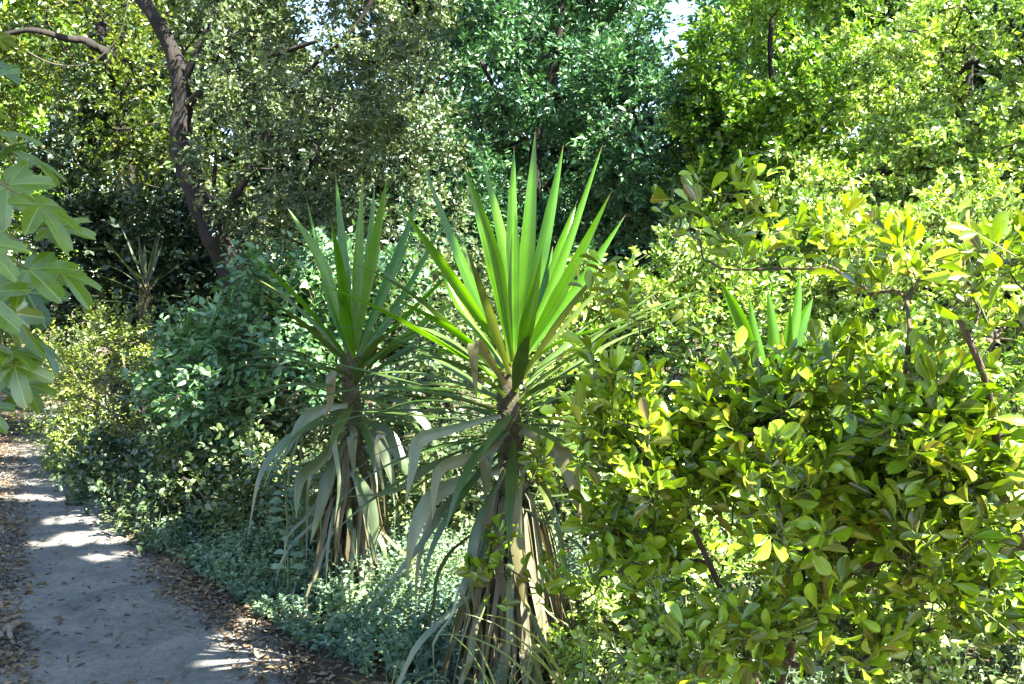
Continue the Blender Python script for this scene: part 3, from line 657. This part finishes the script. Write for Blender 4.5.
plant('leaning_tree', 'leaning tree with a thick dark trunk and fine grey green foliage', 'tree',
      [eb(320, 60, 9.2, 130, 90, 1.1), eb(430, 100, 8.8, 60, 110, .8), eb(290, 160, 9.4, 100, 80, .9), eb(380, 190, 9.2, 90, 70, .8), eb(230, 60, 9.9, 60, 60, .6), eb(330, -90, 9.4, 170, 90, 1.3)],
      'olive', 31, n=330, ntw=15, tlen=.22, nl=11, lsize=.06, aspect=.42, horiz=.5, whorl=True, stems=[st, st2, st3, st4, st5], bark='bark', trunk_r=.14, rtip=.004, gap=-.1, f=1.6, shell=.2, limb_k=.26)
plant('yellowing_tree', 'tree with thin yellow green leaves behind the leaning trunk', 'tree',
      [eb(60, 30, 12, 110, 90, 1.4), eb(130, 110, 11.5, 80, 80, 1.2), eb(20, 110, 12, 70, 70, 1.2), eb(120, -60, 12, 150, 70, 1.5), eb(160, 170, 11.5, 50, 50, .6)],
      'yellow', 32, n=230, ntw=9, tlen=.36, nl=13, lsize=.075, aspect=.5, horiz=.5, whorl=True, stems=[[P(120, 440, 12.6) * (1, 1, 0), P(130, 250, 12.4), P(120, 120, 12.3), P(108, 52, 12.1), P(90, -20, 12)], [P(118, 66, 12.1), P(112, 56, 11.2), P(98, 49, 10.5), P(84, 40, 10.4), P(66, 38, 10.3), P(32, 30, 10.2), P(5, 34, 10.2)]],
      bark='bark', trunk_r=.15, limb_k=.36, rtip=.006, gap=-.02, f=1.1, shell=.2, group=FAR)
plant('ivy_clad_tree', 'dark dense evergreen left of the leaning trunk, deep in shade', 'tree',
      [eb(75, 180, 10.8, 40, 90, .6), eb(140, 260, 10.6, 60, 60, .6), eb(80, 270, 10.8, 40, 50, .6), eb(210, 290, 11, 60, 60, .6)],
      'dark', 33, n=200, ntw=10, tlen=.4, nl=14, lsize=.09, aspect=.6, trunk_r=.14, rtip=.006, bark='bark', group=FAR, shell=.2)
plant('pale_bush', 'sunlit pale shrub at the bend of the path', 'shrub',
      [eb(112, 260, 12.5, 35, 80, .8), eb(40, 300, 15, 60, 90, 1), eb(10, 200, 16, 60, 120, 1.3)],
      'small_lime', 34, n=120, ntw=10, tlen=.4, nl=14, lsize=.07, aspect=.5, trunk_r=.05, shell=.2)
plant('evergreen_tree', 'broad dark teal evergreen tree at the middle, behind the front yucca', 'tree',
      [eb(560, 50, 11, 110, 100, 1.4), eb(520, 190, 11, 100, 90, 1.1), eb(650, 140, 10.6, 75, 80, 1.0), eb(600, 250, 10.6, 110, 70, 1.0), eb(560, -70, 11.3, 95, 60, 1.4), eb(460, 240, 11, 70, 80, 1)],
      'teal', 35, n=430, ntw=15, tlen=.24, nl=10, lsize=.085, aspect=.4, horiz=.5, whorl=True, trunk_r=.1, rtip=.006, bark='bark', group=FAR, gap=-.05, f=1.3, shell=.2,
      stems=[[P(540, 460, 11.8) * (1, 1, 0), P(545, 300, 11.7), P(535, 150, 11.5), P(560, 40, 11.4), P(560, -80, 11.4)], [P(540, 150, 11.5), P(515, 130, 11), P(500, 100, 10.6), P(480, 60, 10.4)], [P(545, 190, 11.5), P(600, 130, 11), P(640, 140, 10.4)]])
plant('bright_tree', 'bright green tree right of the sky gap, sunlit from above', 'tree',
      [eb(783, 60, 9.8, 85, 90, 1.1), eb(725, 150, 10.2, 60, 60, .9), eb(850, 130, 9.2, 80, 80, .9), eb(780, 200, 9.6, 90, 70, .9), eb(820, -60, 10, 90, 50, 1.1)],
      'bright', 36, n=300, ntw=15, tlen=.22, nl=10, lsize=.075, aspect=.48, horiz=.5, whorl=True, trunk_r=.05, rtip=.006, bark='bark', group=FAR, gap=-.08, f=1.3, shell=.2,
      stems=[[P(800, 460, 10.3) * (1, 1, 0), P(800, 300, 10.2), P(790, 150, 10.1), P(770, 60, 10), P(780, -60, 10)], [P(797, 180, 10.1), P(740, 110, 10), P(715, 60, 10)]])
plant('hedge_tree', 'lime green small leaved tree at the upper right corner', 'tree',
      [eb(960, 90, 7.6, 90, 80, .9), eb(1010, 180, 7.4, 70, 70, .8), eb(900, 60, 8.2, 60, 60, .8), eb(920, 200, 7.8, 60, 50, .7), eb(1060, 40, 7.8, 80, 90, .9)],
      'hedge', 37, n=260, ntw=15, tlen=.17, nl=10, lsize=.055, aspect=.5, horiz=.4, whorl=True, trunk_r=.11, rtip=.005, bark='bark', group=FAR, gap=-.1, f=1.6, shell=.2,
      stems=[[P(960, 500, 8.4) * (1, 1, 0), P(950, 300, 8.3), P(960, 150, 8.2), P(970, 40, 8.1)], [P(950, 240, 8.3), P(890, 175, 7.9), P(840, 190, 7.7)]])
# second rank, filling between the crowns
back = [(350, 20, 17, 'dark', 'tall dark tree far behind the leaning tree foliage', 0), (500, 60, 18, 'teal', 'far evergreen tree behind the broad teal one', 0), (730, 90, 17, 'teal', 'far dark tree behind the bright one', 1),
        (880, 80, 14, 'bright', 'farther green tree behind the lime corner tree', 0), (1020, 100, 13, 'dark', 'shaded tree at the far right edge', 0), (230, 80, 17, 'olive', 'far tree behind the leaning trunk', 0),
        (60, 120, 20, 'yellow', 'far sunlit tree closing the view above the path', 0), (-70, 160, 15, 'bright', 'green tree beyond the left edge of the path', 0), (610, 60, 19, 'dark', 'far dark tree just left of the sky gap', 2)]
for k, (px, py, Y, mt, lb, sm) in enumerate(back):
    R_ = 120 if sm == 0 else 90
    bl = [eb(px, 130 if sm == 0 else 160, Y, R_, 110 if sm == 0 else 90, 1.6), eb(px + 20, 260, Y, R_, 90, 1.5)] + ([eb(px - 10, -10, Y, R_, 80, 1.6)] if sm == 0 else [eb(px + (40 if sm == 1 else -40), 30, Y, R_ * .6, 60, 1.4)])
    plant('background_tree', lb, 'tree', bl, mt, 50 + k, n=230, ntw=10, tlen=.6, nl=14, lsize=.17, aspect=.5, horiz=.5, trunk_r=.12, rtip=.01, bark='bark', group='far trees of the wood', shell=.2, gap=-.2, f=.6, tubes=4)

# ------------------------------------------------------------------ middle shrubs
SH = 'shrubs beside the path'
plant('blue_green_shrub', 'shrub of broad bluish leaves under the leaning trunk', 'shrub',
      [eb(200, 365, 7.0, 55, 40, .6), eb(305, 295, 7.2, 50, 50, .6), eb(245, 345, 7.1, 40, 35, .4), eb(300, 340, 6.8, 70, 60, .5), eb(205, 385, 7.0, 45, 45, .4), eb(260, 410, 6.6, 60, 50, .5), eb(370, 310, 7.0, 60, 60, .5)],
      'blue', 41, n=125, ntw=10, tlen=.3, nl=9, lsize=.072, gap=.0, f=2.2, aspect=.62, tpl=T_HEART, trunk_r=.03, twr=.003, bark='greentwig', shell=.1, names=('stem', 'stem', 'foliage'))
plant('feathery_shrub', 'yellowish small leaved shrub standing beside the bend of the path', 'shrub',
      [eb(105, 370, 8.6, 62, 55, .5), eb(120, 440, 8.2, 55, 45, .5), eb(70, 440, 8.6, 40, 30, .3), eb(170, 420, 8.0, 40, 50, .5)],
      'small_lime', 42, n=130, ntw=10, tlen=.24, nl=14, lsize=.038, aspect=.5, tpl=T_R, trunk_r=.03, shell=.1, names=('stem', 'stem', 'foliage'))
plant('low_shrub', 'low green shrub at the path edge with shaded underside', 'shrub',
      [eb(215, 470, 6.6, 65, 50, .4), eb(150, 490, 7.0, 45, 35, .4), eb(265, 500, 6.2, 45, 45, .35), eb(110, 465, 7.8, 35, 35, .3)],
      'olive', 43, n=120, ntw=9, tlen=.2, nl=10, lsize=.055, aspect=.6, tpl=T_OV, trunk_r=.02, shell=.1, names=('stem', 'stem', 'foliage'), group=SH)
plant('low_shrub', 'low olive shrub filling the ground behind the second yucca', 'shrub',
      [eb(400, 360, 7.6, 90, 80, .5), eb(460, 420, 6.4, 80, 80, .4), eb(330, 430, 6.6, 90, 60, .4), eb(440, 300, 8.2, 60, 50, .4), eb(420, 500, 5.8, 80, 50, .3)],
      'olive', 44, n=230, ntw=9, tlen=.22, nl=10, lsize=.06, aspect=.5, whorl=True, horiz=.5, tpl=T_OV, trunk_r=.02, shell=.1, names=('stem', 'stem', 'foliage'), group=SH)
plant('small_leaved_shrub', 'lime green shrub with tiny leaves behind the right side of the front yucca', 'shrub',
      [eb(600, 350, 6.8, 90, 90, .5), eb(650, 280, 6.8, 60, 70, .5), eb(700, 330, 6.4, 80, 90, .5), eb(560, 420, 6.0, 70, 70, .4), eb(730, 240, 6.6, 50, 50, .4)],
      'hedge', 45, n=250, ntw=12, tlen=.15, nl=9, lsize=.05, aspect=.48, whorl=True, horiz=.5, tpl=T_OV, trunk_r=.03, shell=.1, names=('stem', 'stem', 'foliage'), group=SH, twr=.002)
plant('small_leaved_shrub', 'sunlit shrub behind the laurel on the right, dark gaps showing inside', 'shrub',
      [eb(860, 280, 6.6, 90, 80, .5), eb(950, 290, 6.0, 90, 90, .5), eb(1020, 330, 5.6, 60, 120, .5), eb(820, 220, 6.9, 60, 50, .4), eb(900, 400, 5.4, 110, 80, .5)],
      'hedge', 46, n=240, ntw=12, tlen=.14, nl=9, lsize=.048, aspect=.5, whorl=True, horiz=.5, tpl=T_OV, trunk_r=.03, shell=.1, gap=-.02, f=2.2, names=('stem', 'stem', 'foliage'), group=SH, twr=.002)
plant('small_leaved_shrub', 'low tangled shrub under the laurel at the lower right', 'shrub',
      [eb(640, 560, 3.9, 90, 90, .3), eb(740, 600, 3.8, 90, 80, .3), eb(860, 610, 3.7, 100, 80, .3), eb(980, 600, 3.7, 80, 90, .3), eb(620, 650, 3.5, 60, 50, .25), eb(680, 480, 4.2, 90, 60, .3), eb(720, 650, 2.75, 90, 45, .15), eb(850, 660, 2.7, 90, 50, .15), eb(980, 650, 2.7, 90, 60, .15), eb(930, 560, 3.6, 150, 60, .3)],
      'hedge', 47, n=330, ntw=11, tlen=.1, nl=8, lsize=.036, aspect=.55, tpl=T_OV, trunk_r=.02, shell=.1, gap=-.1, f=3, names=('stem', 'stem', 'foliage'), group=SH, twr=.0015, bark='twig')

# sapling with pale oval leaves
rng = np.random.default_rng(61)
b = P(288, 575, 4.75); b[2] = .03
r = thing('seedling', 'small plant with pale oval leaves in front of the second yucca', 'plant', b)
mb = MB(); p = spline([b, P(287, 520, 4.75), P(283, 470, 4.72)], 10); tube(mb, p, .004, 5); mb.build('stem', M['greentwig'], r)
mb = MB(); q = spline(p, 15)[3:]; dr = np.array([(math.cos(i * 2.6), math.sin(i * 2.6) * .7, .12) for i in range(len(q))]); dr2 = -dr * (1, 1, -1)
scatter(mb, T_LAU, np.vstack([q, q]), np.vstack([dr, dr2]), np.tile((0, -.5, 1.), (len(q) * 2, 1)), .085, .042); mb.build('foliage', M['cover'], r)

# ------------------------------------------------------------------ laurel shrub, nearest on the right
rng = np.random.default_rng(71)
stems = [[P(790, 900, 3.1), P(770, 720, 3.1), P(730, 610, 3.0), P(690, 520, 2.95), P(665, 440, 2.9)],
         [P(770, 720, 3.1), P(800, 600, 2.8), P(790, 500, 2.7), P(760, 430, 2.6)],
         [P(1090, 600, 2.7), P(1024, 550, 2.65), P(960, 548, 2.6), P(905, 552, 2.6), P(840, 575, 2.65), P(770, 615, 2.7), P(715, 665, 2.75)],
         [P(800, 600, 2.8), P(880, 500, 2.6), P(900, 420, 2.5), P(910, 330, 2.4)],
         [P(1024, 552, 2.65), P(1000, 450, 2.4), P(985, 380, 2.3), P(960, 320, 2.25)]]
stems[0][0][2] = 0.0
bl = [eb(660, 440, 2.9, 80, 60, .3), eb(790, 450, 2.7, 90, 70, .28), eb(870, 430, 2.5, 90, 80, .3), eb(950, 430, 2.4, 80, 80, .3), eb(740, 500, 2.7, 110, 60, .3),
      eb(890, 500, 2.5, 120, 50, .3), eb(1010, 470, 2.3, 60, 90, .25), eb(690, 350, 2.9, 50, 50, .2), eb(800, 580, 2.7, 130, 50, .25), eb(960, 600, 2.5, 90, 60, .2), eb(620, 560, 3.1, 60, 50, .2), eb(650, 640, 3.0, 60, 40, .2), eb(720, 655, 2.6, 60, 35, .12), eb(840, 650, 2.5, 70, 35, .12), eb(770, 600, 2.45, 60, 35, .1), ]
root = thing('laurel_shrub', 'near shrub with large glossy yellow green leaves filling the right side', 'shrub', stems[0][0])
tips_px = [(735, 195, 3.0), (700, 240, 2.9), (765, 240, 2.8), (735, 270, 2.8), (850, 245, 2.7), (825, 270, 2.7), (905, 255, 2.5), (925, 280, 2.45), (980, 310, 2.3), (1000, 255, 2.1), (1018, 285, 2.1),
           (612, 300, 2.9), (640, 320, 2.8), (670, 230, 3.2), (870, 300, 2.6), (895, 290, 2.5), (965, 260, 2.3), (1015, 340, 2.2), (480, 590, 3.3), (500, 560, 3.3), (535, 480, 3.35), (555, 600, 3.2), (600, 380, 3.0)]
tips = np.array([P(*t) for t in tips_px])
pts = np.vstack([crown_pts(rng, bl, 275, .0, 3.6, .2, .1), tips])
sm = [spline(s, 14) for s in stems]
chains, own = grow(sm, pts, rng, rtip=.0022, rmax=.014, bow=.14)
for k, s in enumerate(sm):
    mb = MB(); tube(mb, s, (.02 if k == 2 else .013) * np.linspace(1, .5, len(s)), 9, .3, rng)
    for (p, q), w_ in zip(chains, own):
        if w_ == k: tube(mb, p, q, 5)
    mb.build('branch', M['twig'], root)
fol = MB(); tw = MB()
leafy_twigs(fol, tw, rng, pts, np.tile((0.05, -.1, .35), (len(pts), 1)), 6, .11, 6, .064, .44, T_LAU, .85, .4, True, None, .0018, .45)
fol.build('foliage', M['laurel'], root); tw.build('twigs', M['greentwig'], root)

# ------------------------------------------------------------------ fig tree: trunk off to the left, boughs into the frame, unseen crown added overhead to shade the path
rng = np.random.default_rng(81)
fr_ = thing('fig_tree', 'fig tree reaching in at the left edge with large lobed leaves', 'tree', (-2.3, 1.4, 0))
fst = [[(-2.3, 1.4, 0), (-2.2, 1.5, 1.2), (-2.0, 1.6, 2.4), (-1.6, 1.9, 3.6), (-1.0, 2.5, 4.6), (-.2, 3.2, 5.2)],
       [(-2.2, 1.5, 1.2), (-1.9, 1.8, 1.6), (-1.4, 2.1, 1.8), (-1.15, 2.2, 1.85)], [(-2.2, 1.5, 1.0), (-1.8, 1.9, 1.25), (-1.4, 2.15, 1.35), (-1.12, 2.2, 1.3)],
       [(-1.6, 1.9, 3.6), (-.8, 2.2, 4.4), (.6, 2.2, 5.0), (1.6, 2.6, 5.3)], [(-1.0, 2.5, 4.6), (-.8, 4, 5.2), (-.6, 5.2, 5.4)]]
leaves = [  # base px, tip px, Y, roll
    ((-20, 85), (25, 60), 1.9), ((-30, 110), (30, 105), 1.9), ((-10, 130), (50, 140), 2.0), ((-15, 165), (40, 125), 2.1), ((0, 175), (45, 225), 2.0), ((30, 195), (78, 250), 1.95), ((38, 225), (120, 235), 2.0),
    ((45, 258), (120, 325), 1.95), ((20, 262), (65, 300), 1.9), ((-25, 235), (20, 280), 1.8), ((-30, 285), (22, 335), 1.85), ((10, 300), (40, 370), 2.0), ((25, 330), (78, 385), 2.05), ((5, 345), (50, 375), 1.95), ((10, 350), (30, 425), 1.95), ((-30, 330), (15, 400), 1.9),
    ((20, 280), (55, 345), 2.15), ((-20, 380), (30, 395), 2.1), ((-10, 40), (30, 30), 2.3), ((-30, 60), (30, 80), 2.0), ((20, 150), (75, 190), 2.2), ((20, 375), (50, 425), 2.1), ((-20, 400), (12, 440), 2.0)]
fol = MB(); pet = MB()
nodes = np.vstack([spline(s, 20) for s in fst])
for (b0, t0, Y) in leaves:
    pb, pt = P(*b0, Y), P(*t0, Y - .06 + rng.uniform(-.05, .05)); d = pt - pb; Lf = np.linalg.norm(d) * .95
    nv = nrm(np.array((rng.normal() * .45 - .1, -.45 + rng.normal() * .5, .75)))
    scatter(fol, T_FIG, pb[None] + d * .2, d[None], nv[None], Lf * rng.uniform(.42, .72), Lf * rng.uniform(.38, .62))
    j = nodes[np.argmin(np.linalg.norm(nodes - pb, axis=1))]; p0 = pb - d * .3 - np.array((.05, 0, -.01))
    tube(pet, spline([j, (j + p0) / 2 + (0, 0, .03), p0, pb + d * .2], 12), .0028, 5)
pet.build('twigs', M['greentwig'], fr_)
fol.build('foliage', M['fig'], fr_)
cb = [(2.8, 1.2, 5.3, .5, .5, .3), (1.2, .6, 5.2, .9, .7, .35), (2.3, .7, 5.2, .7, .6, .35), (2.2, 2.0, 5.4, .8, .7, .35), (.2, 3.6, 5.4, 1.3, 1.2, .5), (1.2, 2.4, 5.4, 1.2, 1.2, .5), (.6, 4.6, 5.6, 1.5, 1.2, .5), (-.8, 5.6, 5.7, 1.6, 1.3, .5), (.6, 6.2, 6.0, 1.3, 1.2, .5), (1.5, 1.2, 5.3, 1.0, .9, .4), (2.2, 3.2, 5.5, .9, .7, .4), (2.0, .9, 5.2, .7, .7, .35)]
pts = crown_pts(rng, cb, 400, -.3, 1.1, 3, .2)
stv = np.array(sdir)
def lit_gap(p):
    # leaves cut away so sun reaches the front yucca, right shrubs and path spots
    k = (p[:, 2] - 1.55) / stv[2]; q = p - stv * k[:, None]
    k2 = (p[:, 2] - 1.0) / stv[2]; q2 = p - stv * k2[:, None]
    k0 = p[:, 2] / stv[2]; g = p - stv * k0[:, None]
    hole = np.zeros(len(p), bool)
    for x, y, a, b in [(*gp(105, 538), .35, .16), (*gp(60, 545), .25, .1), (*gp(80, 522), .3, .12), (*gp(15, 484), .9, .18), (*gp(110, 560), .14, .08), (*gp(20, 470), .8, .25), (*gp(20, 445), 1.2, .5), (*gp(40, 425), 1.5, .8), (*gp(15, 500), .4, .12)]:
        hole |= ((g[:, 0] - x) / (a + .12)) ** 2 + ((g[:, 1] - y) / (b + .12)) ** 2 < 1
    return ~hole & (np.hypot(q[:, 0] - .02, q[:, 1] - 3.6) > .44) & ~((q2[:, 0] > .05) & (q2[:, 1] < 5)) & ~((q2[:, 0] > -.45) & (q2[:, 1] > 5)) & ~((q2[:, 0] > -2.3) & (q2[:, 1] > 6.0) & (q2[:, 0] + q2[:, 1] * .45 > 1.2))
fst = [[(-2.3, 1.4, 0), (-2.2, 1.5, 1.2), (-2.0, 1.6, 2.4), (-1.6, 1.9, 3.6), (-1.0, 2.5, 4.6), (.2, 3.2, 5.3)], fst[1], fst[2],
       [(-1.6, 1.9, 3.6), (-.8, 1.9, 4.5), (.4, 1.7, 5.1), (1.5, 1.6, 5.2)], [(-1.0, 2.5, 4.6), (-.7, 4, 5.2), (-.4, 5.4, 5.7)]]
sm = [spline(q, 20) for q in fst]
ids = (0, 3, 4)
chains, own = grow([sm[i] for i in ids], pts, rng, rtip=.006, rmax=.03)
for k, q in enumerate(sm):
    mb = MB(); tube(mb, q, (.11 if k == 0 else .03 if k in (1, 2) else .06) * np.linspace(1, .35, 20), 10, .15, rng)
    for (p, r), w_ in zip(chains, own):
        if ids[w_] == k: tube(mb, p, r, 5)
    mb.build('trunk' if k == 0 else 'limb', M['bark2'], fr_)
can = MB(); leafy_twigs(can, None, rng, pts, np.tile((0, 0, .1), (len(pts), 1)), 6, .4, 6, .2, .9, T_FIG_FAR, 1.0, .1, keep=lit_gap)
can.build('shade_canopy', M['fig'], fr_)  # out of view, placed so its shade falls on the path

# ------------------------------------------------------------------ grasses, dead sticks
def tuft(label, px, Y, n, h, seed, group='grass tufts at the foot of the front yucca'):
    rng = np.random.default_rng(seed); b = P(px, 684, Y); b[2] = ground_z(b[0], b[1]); mb = MB()
    for i in range(n):
        az = rng.uniform(0, 6.28); l = h * rng.uniform(.6, 1.15); o = b + np.array((rng.normal() * .05, rng.normal() * .05, 0))
        pts = blade_path(o, az, math.radians(rng.uniform(68, 88)), l, rng.uniform(.6, 2.6), rng)
        ribbon(mb, pts, rng.uniform(.004, .009), rng.normal(size=3), .2, 12)
    o = mb.build('grass_tuft', M['grass']); return tag(o, label, 'grass', group)
tuft('arching grass tuft right of the front yucca foot', 585, 3.1, 34, .62, 1)
tuft('arching grass tuft right in front of the yucca skirt', 505, 3.15, 26, .46, 2)
tuft('small grass tuft left of the front yucca skirt', 385, 3.3, 16, .3, 3)
tuft('grass tuft low in the laurel at the bottom right of the yuccas', 640, 3.0, 16, .5, 4)
def stick(name, label, cat, paths, r, mat, seed=1):
    rng = np.random.default_rng(seed); mb = MB()
    for k, p in enumerate(paths): tube(mb, spline(p, 16), r * (1 if k == 0 else .6) * np.linspace(1, .5, 16), 7, .4, rng)
    return tag(mb.build(name, M[mat]), label, cat)
g0 = lambda px, py, dz=.02: np.array((*gp(px, py), dz))
stick('fallen_branch', 'pale dead branch lying at the left edge of the path', 'branch', [[g0(-20, 650), g0(5, 642, .05), g0(18, 634, .05), g0(28, 628)], [g0(8, 641, .05), g0(14, 650), g0(20, 656)]], .022, 'pale')
stick('dead_twig', 'bare forked dead twig in the lower right corner', 'branch', [[P(1010, 545, 2.6), P(965, 615, 2.6), P(905, 640, 2.6), P(880, 690, 2.6)], [P(905, 640, 2.6), P(940, 660, 2.6), P(950, 670, 2.6)], [P(905, 640, 2.6), P(870, 630, 2.62), P(840, 632, 2.65)]], .005, 'darkpale')
stick('hanging_vine', 'thin pale vine looping between branches at the upper left', 'vine', [[P(28, 52, 9), P(50, 63, 9), P(78, 66, 9), P(98, 58, 9), P(112, 46, 9), P(122, 30, 9), P(130, -10, 9)]], .007, 'darkpale')
# yellow-green grass by the path
mb = MB(); rng = np.random.default_rng(91); pg = [gp(140, 560), gp(185, 560), gp(200, 525), gp(140, 520)]
for i in range(160):
    while True:
        x, y = rng.uniform(-3.2, -1.5), rng.uniform(5, 7.5)
        if in_poly(x, y, pg): break
    ribbon(mb, blade_path((x, y, ground_z(x, y)), rng.uniform(0, 6.28), math.radians(rng.uniform(60, 88)), rng.uniform(.08, .2), rng.uniform(.3, 1.5), rng), .006, rng.normal(size=3), .2, 6)
tag(mb.build('verge_grass', M['grass']), 'short yellow green grass on the path verge', 'grass', kind='stuff')
